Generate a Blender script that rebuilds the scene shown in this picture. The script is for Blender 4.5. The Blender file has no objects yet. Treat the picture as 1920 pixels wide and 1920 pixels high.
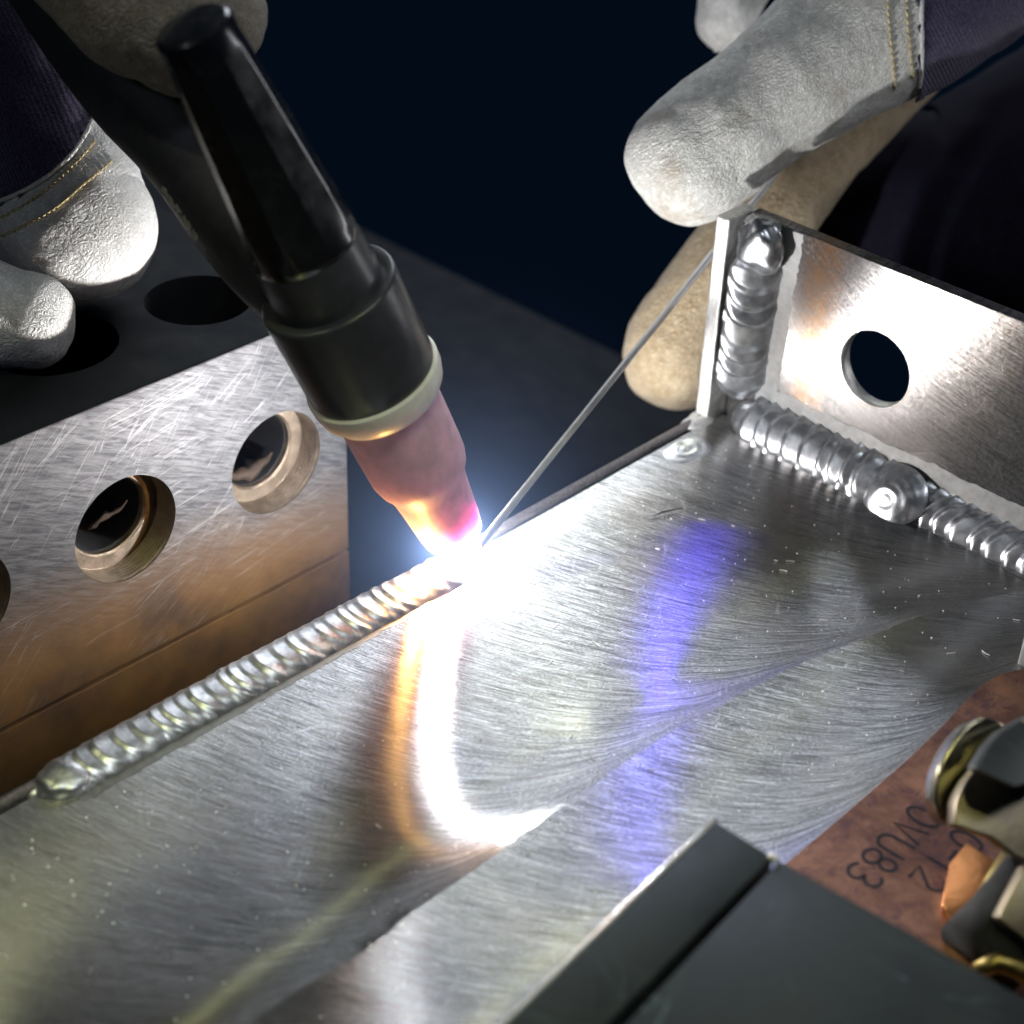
import bpy, bmesh, math, random
from mathutils import Vector as V, Matrix, noise
from mathutils.bvhtree import BVHTree
random.seed(7)
sc = bpy.context.scene
C = sc.collection
sc.unit_settings.scale_length = 0.01           # one unit is one centimetre

# ------------------------------------------------------------------ camera
# the world axes follow the bracket: +X along the back plate, -Y along the welded edge, +Z up
RX = V((0.71351, 0.69968, 0.03672)); RY = V((-0.41713, 0.38209, 0.82463)); RZ = V((0.56294, -0.60370, 0.56449))
EYE = V((15.74720, -22.90458, 16.48897)); FP = 3250.0
cam_d = bpy.data.cameras.new('camera'); cam_o = bpy.data.objects.new('camera', cam_d); C.objects.link(cam_o)
cam_o.matrix_world = Matrix(((RX.x, RY.x, RZ.x, EYE.x), (RX.y, RY.y, RZ.y, EYE.y), (RX.z, RY.z, RZ.z, EYE.z), (0, 0, 0, 1)))
cam_d.sensor_width = 36; cam_d.lens = FP / 1920 * 36; cam_d.clip_start = 0.5; cam_d.clip_end = 2000
cam_d.dof.use_dof = True; cam_d.dof.focus_distance = 27.0; cam_d.dof.aperture_fstop = 0.20
sc.camera = cam_o

def ray(px, py): return RX * ((px - 960) / FP) + RY * ((960 - py) / FP) - RZ
def at(px, py, d): return EYE + ray(px, py) * d
def on(ax, val, px, py):
    r = ray(px, py); return EYE + r * ((val - EYE[ax]) / r[ax])
def proj(w):
    c = w - EYE; d = -c.dot(RZ); return 960 + FP * c.dot(RX) / d, 960 - FP * c.dot(RY) / d, d
def pxr(r, d): return r * d / FP               # a radius seen as r pixels at distance d

# ------------------------------------------------------------------ world, lamps, exposure
w = bpy.data.worlds.new('World'); sc.world = w; w.use_nodes = True
w.node_tree.nodes['Background'].inputs[0].default_value = (0.07, 0.28, 0.70, 1)
w.node_tree.nodes['Background'].inputs[1].default_value = 0.012
sc.view_settings.view_transform = 'Standard'; sc.view_settings.look = 'None'
sc.view_settings.exposure = 0; sc.view_settings.gamma = 1

ARC = V((-0.25, -7.05, 0.34))
def point(name, loc, power, col, rad):
    l = bpy.data.lights.new(name, 'POINT'); l.energy = power; l.color = col; l.shadow_soft_size = rad
    o = bpy.data.objects.new(name, l); o.location = loc; C.objects.link(o); return o
def area(name, loc, target, power, col, sx, sy, roll=0):
    l = bpy.data.lights.new(name, 'AREA'); l.energy = power; l.color = col; l.shape = 'RECTANGLE'; l.size = sx; l.size_y = sy
    o = bpy.data.objects.new(name, l); o.location = loc; C.objects.link(o)
    o.rotation_euler = ((V(target) - V(loc)).to_track_quat('-Z', 'Y') @ Matrix.Rotation(roll, 3, 'Z').to_quaternion()).to_euler(); return o
ARC_GLOW = 4700                                # the arc itself lights the place (emission of its surface)
point('warm_fringe_light', (-0.10, -7.95, 0.36), 270, (1.0, 0.52, 0.13), 0.07)  # added orange light giving the arc's streak its warm fringe
def spot(name, loc, target, power, col, rad, ang, blend=0.3):
    l = bpy.data.lights.new(name, 'SPOT'); l.energy = power; l.color = col; l.shadow_soft_size = rad; l.spot_size = math.radians(ang); l.spot_blend = blend
    o = bpy.data.objects.new(name, l); o.location = loc; C.objects.link(o)
    o.rotation_euler = (V(target) - V(loc)).to_track_quat('-Z', 'Y').to_euler(); return o
spot('violet_streak_light', (-1.0, -0.1, 7.0), (4.7, -7.4, 0), 330, (0.05, 0.02, 1.0), 0.04, 50)  # added light, placed only to draw the violet streak on the plate
spot('yellow_streak_light', (-12, -19, 25), (1.5, -14, 0), 2200, (1.0, 1.0, 0.50), 0.4, 36)  # three added yellowish spots, aimed for the diagonal streaks on the plate
spot('yellow_streak_light', (13.5, -19.5, 40), (4, -11, 0), 15000, (0.97, 1.0, 0.45), 0.5, 24)
spot('yellow_streak_light', (-30, 31, 22), (3, -8, 0), 2600, (0.97, 1.0, 0.50), 0.8, 22)
area('ceiling_lamp', (25, -5, 45), (0, -7, 0), 4600, (0.86, 0.93, 1.0), 14, 8)
area('ambient_fill', (-32, 34, 34), (2, -7, 0), 16500, (0.84, 0.90, 1.0), 46, 30)  # added panel for the broad ambient tone mirrored in the plate
hd = at(640, 560, 24)
area('head_sheen_light', hd + RX * 30 + RY * 6 - RZ * 7, hd, 1000, (0.95, 0.95, 1.0), 2.2, 16, math.radians(25))  # added light for the sheen on the right of the torch head
area('cap_sheen_light', hd - RX * 18 + RY * 8 + RZ * 24, hd + RY * 2, 380, (0.85, 0.92, 1.0), 5, 5)  # added light for the broad sheen on the back cap

# ------------------------------------------------------------------ node helpers
def mat(name):
    m = bpy.data.materials.new(name); m.use_nodes = True; nt = m.node_tree
    b = nt.nodes['Principled BSDF']; return m, nt, b
class N:
    """tiny expression builder for shader nodes"""
    def __init__(s, nt): s.nt = nt
    def new(s, t, **k):
        n = s.nt.nodes.new(t)
        for a, b in k.items(): setattr(n, a, b)
        return n
    def put(s, sock, v):
        if hasattr(v, 'links') or isinstance(v, bpy.types.NodeSocket): s.nt.links.new(v, sock)
        else: sock.default_value = v
    def m(s, op, a, b=0.0, c=None, clamp=False):
        n = s.new('ShaderNodeMath', operation=op, use_clamp=clamp); s.put(n.inputs[0], a); s.put(n.inputs[1], b)
        if c is not None: s.put(n.inputs[2], c)
        return n.outputs[0]
    def xyz(s, v):
        n = s.new('ShaderNodeSeparateXYZ'); s.put(n.inputs[0], v); return n.outputs
    def vec(s, x, y, z):
        n = s.new('ShaderNodeCombineXYZ'); s.put(n.inputs[0], x); s.put(n.inputs[1], y); s.put(n.inputs[2], z); return n.outputs[0]
    def pos(s): return s.new('ShaderNodeTexCoord').outputs['Object']
    def noise(s, v, scale, detail=3, rough=0.5, dist=0.0):
        n = s.new('ShaderNodeTexNoise'); s.put(n.inputs['Vector'], v); n.inputs['Scale'].default_value = scale
        n.inputs['Detail'].default_value = detail; n.inputs['Roughness'].default_value = rough; n.inputs['Distortion'].default_value = dist
        return n.outputs[0]
    def voro(s, v, scale, feat='F1'):
        n = s.new('ShaderNodeTexVoronoi'); n.feature = feat; s.put(n.inputs['Vector'], v); n.inputs['Scale'].default_value = scale
        return n.outputs['Distance']
    def rng(s, v, a, b, c, d, smooth=False):
        n = s.new('ShaderNodeMapRange'); n.interpolation_type = 'SMOOTHSTEP' if smooth else 'LINEAR'
        s.put(n.inputs[0], v)
        for i, q in enumerate((a, b, c, d)): n.inputs[i + 1].default_value = q
        return n.outputs[0]
    def mix(s, f, a, b):
        n = s.new('ShaderNodeMix', data_type='RGBA'); s.put(n.inputs[0], f)
        for i, q in ((6, a), (7, b)):
            if isinstance(q, tuple): n.inputs[i].default_value = (*q, 1)
            else: s.put(n.inputs[i], q)
        return n.outputs[2]
    def bump(s, h, strength, dist):
        n = s.new('ShaderNodeBump'); s.put(n.inputs['Height'], h); n.inputs['Strength'].default_value = strength
        n.inputs['Distance'].default_value = dist; return n.outputs[0]

def simple(name, col, rough=0.5, metal=0.0, var=0.15, bs=6.0, bump=0.1, bd=0.02, spec=0.5, coat=0.0, sheen=0.0):
    m, nt, b = mat(name); n = N(nt); p = n.pos()
    f = n.noise(p, bs, 5, 0.6)
    b.inputs['Base Color'].default_value = (*col, 1)
    nt.links.new(n.mix(n.rng(f, 0.3, 0.7, 0, 1), tuple(c * (1 - var) for c in col), tuple(min(1, c * (1 + var)) for c in col)), b.inputs['Base Color'])
    nt.links.new(n.rng(f, 0.25, 0.75, max(0.02, rough - 0.08), min(1, rough + 0.1)), b.inputs['Roughness'])
    b.inputs['Metallic'].default_value = metal; b.inputs['Specular IOR Level'].default_value = spec
    b.inputs['Coat Weight'].default_value = coat; b.inputs['Sheen Weight'].default_value = sheen
    if bump: nt.links.new(n.bump(n.noise(p, bs * 5, 4, 0.6), bump, bd), b.inputs['Normal'])
    return m

# ------------------------------------------------------------------ materials
def brushed(name, kind):
    """sanded aluminium: curved strokes drive both the grain and the direction of the gloss"""
    m, nt, b = mat(name); n = N(nt); p = n.pos(); x, y, z = n.xyz(p)
    if kind == 'floor':                          # two passes of the sander, each fanning out from its inner edge
        yy = n.m('MAXIMUM', n.m('ADD', y, 9.0), 0.0)
        xb = n.m('MULTIPLY_ADD', n.m('MULTIPLY', yy, yy), 0.0247, 4.7)
        xb = n.m('ADD', xb, n.rng(n.noise(n.vec(0.0, y, 0.0), 0.5, 2), 0.3, 0.7, -0.06, 0.06))
        s1 = n.m('SUBTRACT', xb, x); s2 = n.m('SUBTRACT', 7.5, x)
        first = n.m('GREATER_THAN', s1, 0.0)
        s = n.m('ADD', n.m('MULTIPLY', s1, first), n.m('MULTIPLY', s2, n.m('SUBTRACT', 1.0, first)))
        s = n.m('ADD', n.m('MAXIMUM', s, 0.0), 0.03)
        tn = n.m('ADD', n.m('DIVIDE', 0.9, s), 0.1)
        c = n.m('ADD', y, n.m('ADD', n.m('MULTIPLY', n.m('LOGARITHM', s, 2.718282), 0.9), n.m('MULTIPLY', s, 0.1)))
        c = n.m('ADD', c, n.m('MULTIPLY', first, 3.7))
        th = n.m('ARCTANGENT', tn)
        wob = n.rng(n.noise(n.vec(n.m('MULTIPLY', c, 6.0), n.m('MULTIPLY', s, 0.6), 0.0), 1.0, 3), 0.3, 0.7, -0.035, 0.035)
        th = n.m('ADD', th, wob)
        ct = n.m('COSINE', th); st = n.m('SINE', th)
        tan = n.vec(st, n.m('MULTIPLY', ct, -1.0), 0.0)         # across the stroke, in the plane
        cs = n.m('MULTIPLY', c, ct); cs = c
        al = s
    else:                                        # back plate: strokes sweep round from steep to level
        xs = n.m('MAXIMUM', n.m('ADD', x, 0.25), 0.1)
        tn = n.m('ADD', n.m('DIVIDE', -1.5, xs), 0.12)
        c = n.m('ADD', z, n.m('SUBTRACT', n.m('MULTIPLY', n.m('LOGARITHM', xs, 2.718282), 1.5), n.m('MULTIPLY', xs, 0.12)))
        th = n.m('ARCTANGENT', tn); ct = n.m('COSINE', th); st = n.m('SINE', th)
        tan = n.vec(n.m('MULTIPLY', st, -1.0), 0.0, ct)
        cs = c; al = x
    # fine strokes, broken along their length
    f1 = n.noise(n.vec(n.m('MULTIPLY', cs, 40.0 if kind == 'floor' else 24.0), n.m('MULTIPLY', al, 3.2 if kind == 'floor' else 6.0), 0.0), 1.0, 4, 0.72)
    f2 = n.noise(n.vec(n.m('MULTIPLY', cs, 9.0), n.m('MULTIPLY', al, 1.2), 3.0), 1.0, 4, 0.6)
    f4 = n.noise(n.vec(n.m('MULTIPLY', cs, 62.0 if kind == 'floor' else 40.0), n.m('MULTIPLY', al, 1.1), 9.0), 1.0, 2, 0.6)
    f3 = n.noise(p, 22.0 if kind == 'floor' else 16.0, 3, 0.7)
    k3 = 0.20 if kind == 'floor' else 0.42
    g = n.m('ADD', n.m('ADD', n.m('MULTIPLY', f1, 0.52 - k3), n.m('MULTIPLY', f4, 0.34)), n.m('ADD', n.m('MULTIPLY', f2, 0.16), n.m('MULTIPLY', f3, k3)))
    col = n.mix(n.rng(g, 0.41, 0.60, 0, 1), (0.085, 0.085, 0.087), (0.60, 0.60, 0.61))
    stain = n.rng(n.noise(p, 0.55, 3, 0.6), 0.45, 0.75, 0, 0.35)
    col = n.mix(stain, col, (0.50, 0.46, 0.41))
    if kind != 'floor':
        col = n.mix(n.rng(g, 0.43, 0.58, 0, 1), (0.095, 0.093, 0.091), (0.39, 0.385, 0.375))
    if kind != 'floor':                          # brown tint beside the vertical weld, weaker towards the bottom
        tint = n.m('MULTIPLY', n.rng(n.m('ABSOLUTE', n.m('SUBTRACT', x, n.m('ADD', 1.35, n.m('MULTIPLY', n.m('SUBTRACT', f2, 0.5), 1.2)))), 0.0, 0.55, 1, 0, True), n.rng(z, 0.8, 1.6, 0.5, 1))
        col = n.mix(n.m('MULTIPLY', tint, n.rng(f1, 0.35, 0.6, 0.95, 0.1)), col, (0.52, 0.27, 0.09))
    scr = 0.0
    for ang, sc_, sd in ((0.5, 1.3, 1.0), (2.2, 1.0, 7.0), (1.2, 1.7, 13.0)):
        ca, sa = math.cos(ang), math.sin(ang)
        uu = n.m('ADD', n.m('MULTIPLY', x, ca), n.m('MULTIPLY', y if kind == 'floor' else z, sa)); vv = n.m('SUBTRACT', n.m('MULTIPLY', x, sa), n.m('MULTIPLY', y if kind == 'floor' else z, ca))
        q = n.noise(n.vec(n.m('MULTIPLY', uu, 0.35), n.m('MULTIPLY', vv, 2.4 * sc_), sd), 1.0, 2, 0.5)
        gate = n.rng(n.noise(n.vec(uu, vv, sd), 0.9, 2), 0.56, 0.62, 0, 1)
        scr = n.m('MAXIMUM', n.m('MULTIPLY', n.rng(n.m('ABSOLUTE', n.m('SUBTRACT', q, 0.5)), 0.0, 0.006, 1, 0), gate), scr)
    col = n.mix(n.m('MULTIPLY', scr, 0.35), col, (0.85, 0.85, 0.85))
    nt.links.new(col, b.inputs['Base Color'])
    b.inputs['Metallic'].default_value = 0.90
    nt.links.new(n.rng(g, 0.40, 0.60, 0.27, 0.175), b.inputs['Roughness'])
    b.inputs['Anisotropic'].default_value = 1.0 if kind == 'floor' else 0.80
    nt.links.new(tan, b.inputs['Tangent'])
    nt.links.new(n.bump(n.m('ADD', n.m('MULTIPLY', f1, 0.6), n.m('MULTIPLY', f4, 0.5)), 0.35 if kind == 'floor' else 0.6, 0.012), b.inputs['Normal'])
    return m
M_floor = brushed('brushed_aluminium', 'floor'); M_back = brushed('sanded_aluminium', 'back')

def weld_mat(name, hot=False):
    m, nt, b = mat(name); n = N(nt); p = n.pos()
    f = n.noise(p, 5.0, 5, 0.65)
    col = n.mix(n.rng(f, 0.35, 0.65, 0, 1), (0.40, 0.41, 0.43), (0.72, 0.73, 0.75))
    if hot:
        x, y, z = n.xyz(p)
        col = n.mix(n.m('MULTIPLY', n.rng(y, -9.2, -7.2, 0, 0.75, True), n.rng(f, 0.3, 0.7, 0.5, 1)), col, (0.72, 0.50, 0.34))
    nt.links.new(col, b.inputs['Base Color'])
    b.inputs['Metallic'].default_value = 0.96
    nt.links.new(n.rng(n.noise(p, 7, 4, 0.6), 0.3, 0.7, 0.34 if hot else 0.28, 0.50 if hot else 0.40), b.inputs['Roughness'])
    nt.links.new(n.bump(n.noise(p, 22, 3, 0.5), 0.12, 0.01), b.inputs['Normal'])
    return m
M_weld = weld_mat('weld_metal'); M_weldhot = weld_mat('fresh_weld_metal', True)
M_cut = simple('cut_aluminium_edge', (0.72, 0.71, 0.68), 0.42, 0.9, 0.25, 8, 0.5, 0.02)
M_wall = simple('heat_dulled_edge', (0.20, 0.18, 0.18), 0.40, 0.9, 0.35, 14, 0.7, 0.02)
M_seam = simple('seam_dark', (0.05, 0.045, 0.05), 0.7, 0.3)
M_halo = simple('etched_margin', (0.26, 0.26, 0.255), 0.5, 0.7, 0.2, 6, 0.2, 0.01)
M_etch = simple('etched_aluminium', (0.50, 0.50, 0.49), 0.45, 0.8, 0.1, 5, 0.2, 0.01)

def block_mat(name, lower):
    m, nt, b = mat(name); n = N(nt); p = n.pos(); x, y, z = n.xyz(p)
    # fine milling streaks + a few long curved scratches
    st = n.noise(n.vec(0.0, n.m('MULTIPLY', n.m('SUBTRACT', y, n.m('MULTIPLY', z, 0.9)), 1.6), n.m('MULTIPLY', n.m('ADD', z, n.m('MULTIPLY', y, 0.5)), 14.0)), 1.0, 4, 0.65, 0.6)
    blot = n.noise(p, 0.8, 5, 0.6)
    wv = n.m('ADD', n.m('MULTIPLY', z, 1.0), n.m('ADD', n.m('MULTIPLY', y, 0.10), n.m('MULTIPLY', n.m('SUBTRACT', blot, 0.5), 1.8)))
    cop = n.rng(wv, -3.4, -0.9, 1, 0, True)  # warm reflection of copper below, painted into the lower part of the face
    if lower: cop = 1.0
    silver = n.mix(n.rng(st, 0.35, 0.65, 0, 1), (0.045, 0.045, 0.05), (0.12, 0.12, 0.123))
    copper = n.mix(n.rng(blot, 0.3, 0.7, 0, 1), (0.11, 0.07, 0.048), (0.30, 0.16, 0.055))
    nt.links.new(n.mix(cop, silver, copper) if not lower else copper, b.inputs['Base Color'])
    b.inputs['Metallic'].default_value = 0.75
    b.inputs['Roughness'].default_value = 0.62
    scr = 0.0
    for sl_, sd in ((0.9, 1.0), (0.35, 5.0), (1.6, 9.0)):
        a_ = math.atan(sl_); uu = n.m('ADD', n.m('MULTIPLY', y, math.cos(a_)), n.m('MULTIPLY', z, math.sin(a_))); vv = n.m('SUBTRACT', n.m('MULTIPLY', y, math.sin(a_)), n.m('MULTIPLY', z, math.cos(a_)))
        vv = n.m('ADD', vv, n.m('MULTIPLY', n.m('MULTIPLY', uu, uu), 0.012))
        q = n.noise(n.vec(n.m('MULTIPLY', uu, 0.12), n.m('MULTIPLY', vv, 3.2), sd), 1.0, 3, 0.6)
        gate = n.rng(n.noise(n.vec(uu, vv, sd), 0.5, 2), 0.47, 0.58, 0, 1)
        scr = n.m('MAXIMUM', n.m('MULTIPLY', n.rng(n.m('ABSOLUTE', n.m('SUBTRACT', q, 0.5)), 0.0, 0.008, 1, 0), gate), scr)
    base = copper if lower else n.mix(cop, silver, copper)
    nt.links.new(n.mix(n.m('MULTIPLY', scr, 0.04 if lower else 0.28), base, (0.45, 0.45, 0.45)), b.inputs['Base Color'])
    nt.links.new(n.bump(n.m('ADD', n.m('MULTIPLY', st, 0.5), n.m('MULTIPLY', scr, 0.15)), 0.3, 0.01), b.inputs['Normal'])
    return m
M_block = block_mat('milled_aluminium_warm_reflection', False); M_cublock = block_mat('copper_tinted_steel', True)
M_bore = simple('bored_hole_wall', (0.26, 0.21, 0.16), 0.42, 0.9, 0.3, 5, 0.6, 0.03)
M_burr = simple('burnt_chip_and_light_edge', (0.055, 0.038, 0.028), 0.6, 0.5, 0.4, 9, 0.8, 0.04)
M_table = simple('dark_steel', (0.006, 0.009, 0.014), 0.8, 0.4, 0.2, 1.5, 0.1, 0.02)
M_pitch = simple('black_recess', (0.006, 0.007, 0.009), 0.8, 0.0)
M_cap = simple('black_phenolic', (0.008, 0.009, 0.012), 0.22, 0.0, 0.2, 3, 0.04, 0.01, 0.55, 0.3)
M_head = simple('black_rubber', (0.036, 0.038, 0.050), 0.34, 0.0, 0.2, 3, 0.12, 0.02, 0.5)
M_grip = simple('handle_rubber', (0.030, 0.030, 0.034), 0.55, 0.0, 0.3, 4, 0.3, 0.02, 0.4)
M_worn = simple('worn_lettering', (0.30, 0.28, 0.25), 0.6)
M_rod = simple('filler_metal', (0.62, 0.61, 0.59), 0.34, 0.5, 0.1, 4, 0.05, 0.005)
M_tung = simple('tungsten', (0.35, 0.33, 0.32), 0.35, 1.0)

def translucent(name, col, sub, rough, tex=0.1, scale=0.3, chalk=0.0):
    m, nt, b = mat(name); n = N(nt); p = n.pos()
    f = n.noise(p, 3.5, 5, 0.6)
    col1 = n.mix(n.rng(f, 0.3, 0.7, 0, 1), tuple(c * (1 - tex) for c in col), tuple(min(1, c * (1 + tex)) for c in col))
    if chalk:
        v = n.noise(n.vec(n.m('MULTIPLY', n.xyz(p)[0], 2.6), n.m('MULTIPLY', n.xyz(p)[1], 2.6), n.xyz(p)[2]), 2.2, 6, 0.75, 1.6)
        line = n.rng(n.m('ABSOLUTE', n.m('SUBTRACT', v, 0.5)), 0.0, 0.012, 1, 0)
        gate = n.rng(n.noise(p, 1.7, 2), 0.56, 0.66, 0, 1)
        col1 = n.mix(n.m('MULTIPLY', n.m('MULTIPLY', line, gate), chalk), col1, (0.85, 0.75, 0.78))
    nt.links.new(col1, b.inputs['Base Color'])
    b.inputs['Subsurface Weight'].default_value = sub; b.inputs['Subsurface Radius'].default_value = (1.0, 0.75, 0.85); b.inputs['Subsurface Scale'].default_value = scale
    b.inputs['Roughness'].default_value = rough
    nt.links.new(n.bump(n.noise(p, 18, 4, 0.6), 0.12, 0.02), b.inputs['Normal'])
    return m
M_gasket = translucent('milky_insulator', (0.90, 0.85, 0.82), 0.5, 0.35)
M_cup = translucent('pink_ceramic', (0.78, 0.50, 0.64), 0.9, 0.50, 0.15, 0.8, 0.8)

def leather_mat(name, a, bb, scale, tan=True):
    m, nt, b = mat(name); n = N(nt); p = n.pos()
    big = n.noise(p, 0.9, 4, 0.6); fine = n.noise(p, scale * 0.5, 4, 0.6)
    col = n.mix(n.rng(fine, 0.35, 0.65, 0, 1), a, bb)
    if tan: col = n.mix(n.rng(big, 0.54, 0.70, 0, 0.5, True), col, (0.42, 0.31, 0.19))
    v = n.voro(n.vec(*[n.m('ADD', q, n.m('MULTIPLY', n.m('SUBTRACT', fine, 0.5), 0.25)) for q in n.xyz(p)]), scale, 'DISTANCE_TO_EDGE')
    crack = n.rng(v, 0.0, 0.30, 0, 1, True)
    col = n.mix(crack, n.mix(0.22, col, (0.16, 0.14, 0.12)), col)
    nt.links.new(col, b.inputs['Base Color'])
    b.inputs['Roughness'].default_value = 0.74; b.inputs['Specular IOR Level'].default_value = 0.25; b.inputs['Sheen Weight'].default_value = 0.2
    h = n.m('ADD', n.m('MULTIPLY', crack, 0.6), n.m('ADD', n.m('MULTIPLY', fine, 0.9), n.m('MULTIPLY', n.noise(p, 3.0, 4, 0.6), 1.6)))
    nt.links.new(n.bump(h, 0.62, 0.05), b.inputs['Normal'])
    return m
M_leather = leather_mat('goatskin_leather', (0.74, 0.735, 0.71), (0.93, 0.925, 0.90), 13, False)
M_leatherR = leather_mat('stained_goatskin', (0.70, 0.68, 0.62), (0.92, 0.90, 0.84), 14)
M_leatherbrown = leather_mat('dim_brown_leather', (0.24, 0.20, 0.15), (0.38, 0.33, 0.26), 12)
M_leathertan = leather_mat('tan_leather', (0.46, 0.34, 0.20), (0.62, 0.50, 0.33), 10, False)
def fabric_mat():
    m, nt, b = mat('navy_knit'); n = N(nt); p = n.pos(); x, y, z = n.xyz(p)
    wv = n.new('ShaderNodeTexWave'); nt.links.new(p, wv.inputs[0]); wv.inputs['Scale'].default_value = 5.5; wv.bands_direction = 'DIAGONAL'
    wv.inputs['Distortion'].default_value = 2.5; wv.inputs['Detail'].default_value = 3; wv.inputs['Detail Scale'].default_value = 3
    f = n.noise(p, 24, 4, 0.7)
    nt.links.new(n.mix(n.rng(f, 0.35, 0.7, 0, 1), (0.014, 0.010, 0.030), (0.12, 0.095, 0.20)), b.inputs['Base Color'])
    b.inputs['Roughness'].default_value = 0.95; b.inputs['Sheen Weight'].default_value = 0.3; b.inputs['Specular IOR Level'].default_value = 0.1
    nt.links.new(n.bump(n.m('ADD', n.m('MULTIPLY', wv.outputs[1], 0.5), f), 0.9, 0.04), b.inputs['Normal'])
    return m
M_fabric = fabric_mat(); M_palm = simple('near_black_knit', (0.010, 0.009, 0.018), 0.95, 0, 0.3, 8, 0.5, 0.03, 0.1)
M_thread = simple('waxed_thread', (0.62, 0.50, 0.26), 0.6, 0, 0.2, 20, 0.3)
def copper_mat():
    m, nt, b = mat('patinated_copper'); n = N(nt); p = n.pos()
    f = n.noise(p, 1.1, 6, 0.7, 0.4); g = n.noise(p, 3.6, 8, 0.82, 0.8)
    col = n.mix(n.rng(f, 0.42, 0.62, 0, 1), (0.20, 0.095, 0.065), (0.38, 0.19, 0.12))
    col = n.mix(n.rng(g, 0.50, 0.66, 0, 0.85), col, (0.085, 0.045, 0.09))
    col = n.mix(n.rng(n.noise(p, 0.55, 2), 0.56, 0.66, 0, 0.8), col, (0.75, 0.36, 0.18))
    nt.links.new(col, b.inputs['Base Color']); b.inputs['Metallic'].default_value = 0.75
    nt.links.new(n.rng(g, 0.3, 0.7, 0.35, 0.6), b.inputs['Roughness'])
    nt.links.new(n.bump(g, 0.5, 0.03), b.inputs['Normal']); return m
M_copper = copper_mat()
M_bright_cu = simple('bright_copper', (0.50, 0.21, 0.075), 0.33, 1.0, 0.25, 1.6, 0.3, 0.03)
M_nickel = simple('nickel_plate', (0.30, 0.27, 0.18), 0.20, 1.0, 0.15, 2, 0.1, 0.02)
M_nickelmatte = simple('worn_nickel_plate', (0.21, 0.175, 0.125), 0.42, 0.9, 0.15, 2, 0.2, 0.02)
M_brass = simple('tarnished_brass', (0.24, 0.18, 0.06), 0.38, 1.0, 0.3, 3, 0.3, 0.03)
M_bar = simple('blackened_steel_bar', (0.048, 0.058, 0.056), 0.50, 0.5, 0.25, 0.9, 0.12, 0.012)
def bar_mat():
    m, nt, b = mat('scuffed_dark_steel'); n = N(nt); p = n.pos(); x, y, z = n.xyz(p); f = n.noise(p, 0.7, 6, 0.65); g = n.noise(p, 9, 5, 0.7)
    scr = 0.0
    for a_, sd in ((0.4, 1.0), (1.9, 5.0), (2.6, 9.0)):
        ca, sa = math.cos(a_), math.sin(a_); uu = n.m('ADD', n.m('MULTIPLY', x, ca), n.m('MULTIPLY', y, sa)); vv = n.m('SUBTRACT', n.m('MULTIPLY', x, sa), n.m('MULTIPLY', y, ca))
        q = n.noise(n.vec(n.m('MULTIPLY', uu, 0.3), n.m('MULTIPLY', vv, 2.0), sd), 1.0, 2, 0.5)
        scr = n.m('MAXIMUM', n.m('MULTIPLY', n.rng(n.m('ABSOLUTE', n.m('SUBTRACT', q, 0.5)), 0.0, 0.005, 1, 0), n.rng(n.noise(n.vec(uu, vv, sd), 0.7, 2), 0.54, 0.62, 0, 1)), scr)
    c = n.mix(n.rng(f, 0.35, 0.65, 0, 1), (0.017, 0.022, 0.023), (0.036, 0.043, 0.041)); c = n.mix(n.rng(g, 0.62, 0.74, 0, 0.6), c, (0.06, 0.05, 0.04)); c = n.mix(n.m('MULTIPLY', scr, 0.4), c, (0.16, 0.25, 0.25))
    nt.links.new(c, b.inputs['Base Color']); b.inputs['Metallic'].default_value = 0.5
    nt.links.new(n.rng(f, 0.3, 0.7, 0.40, 0.62), b.inputs['Roughness']); nt.links.new(n.bump(g, 0.25, 0.012), b.inputs['Normal']); return m
M_bar = bar_mat()
M_ink = simple('etched_ink', (0.02, 0.014, 0.025), 0.6, 0.0)

# ------------------------------------------------------------------ object helpers
def tag(o, label=None, cat=None, group=None, kind=None):
    for k, v in (('label', label), ('category', cat), ('group', group), ('kind', kind)):
        if v: o[k] = v
    return o
def empty(name, loc, label, cat, group=None):
    o = bpy.data.objects.new(name, None); C.objects.link(o); o.location = loc; o.empty_display_size = 0.5
    return tag(o, label, cat, group)
def link(name, me, m, parent=None):
    o = bpy.data.objects.new(name, me); C.objects.link(o)
    if m and not me.materials: me.materials.append(m)
    if parent:
        o.parent = parent
        o.matrix_parent_inverse = Matrix.Translation(parent.location).inverted()
    return o
def mesh(name, vs, fs, m, parent=None, smooth=True):
    me = bpy.data.meshes.new(name); me.from_pydata([tuple(v) for v in vs], [], fs); me.validate(); me.update()
    bm = bmesh.new(); bm.from_mesh(me); bmesh.ops.recalc_face_normals(bm, faces=bm.faces); bm.to_mesh(me); bm.free()
    if smooth:
        for p in me.polygons: p.use_smooth = True
    return link(name, me, m, parent)
def bm_obj(name, bm, m, parent=None, smooth=False, sharp=None):
    bmesh.ops.recalc_face_normals(bm, faces=bm.faces)
    me = bpy.data.meshes.new(name); bm.to_mesh(me); bm.free()
    if smooth:
        for p in me.polygons: p.use_smooth = True
        if sharp is not None: me.set_sharp_from_angle(angle=sharp)
    return link(name, me, m, parent)
def bevel(bm, w, seg=2, ang=0.5):
    es = [e for e in bm.edges if len(e.link_faces) == 2 and e.calc_face_angle(0) > ang]
    bmesh.ops.bevel(bm, geom=es, offset=w, segments=seg, affect='EDGES', profile=0.5, clamp_overlap=True)
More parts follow.
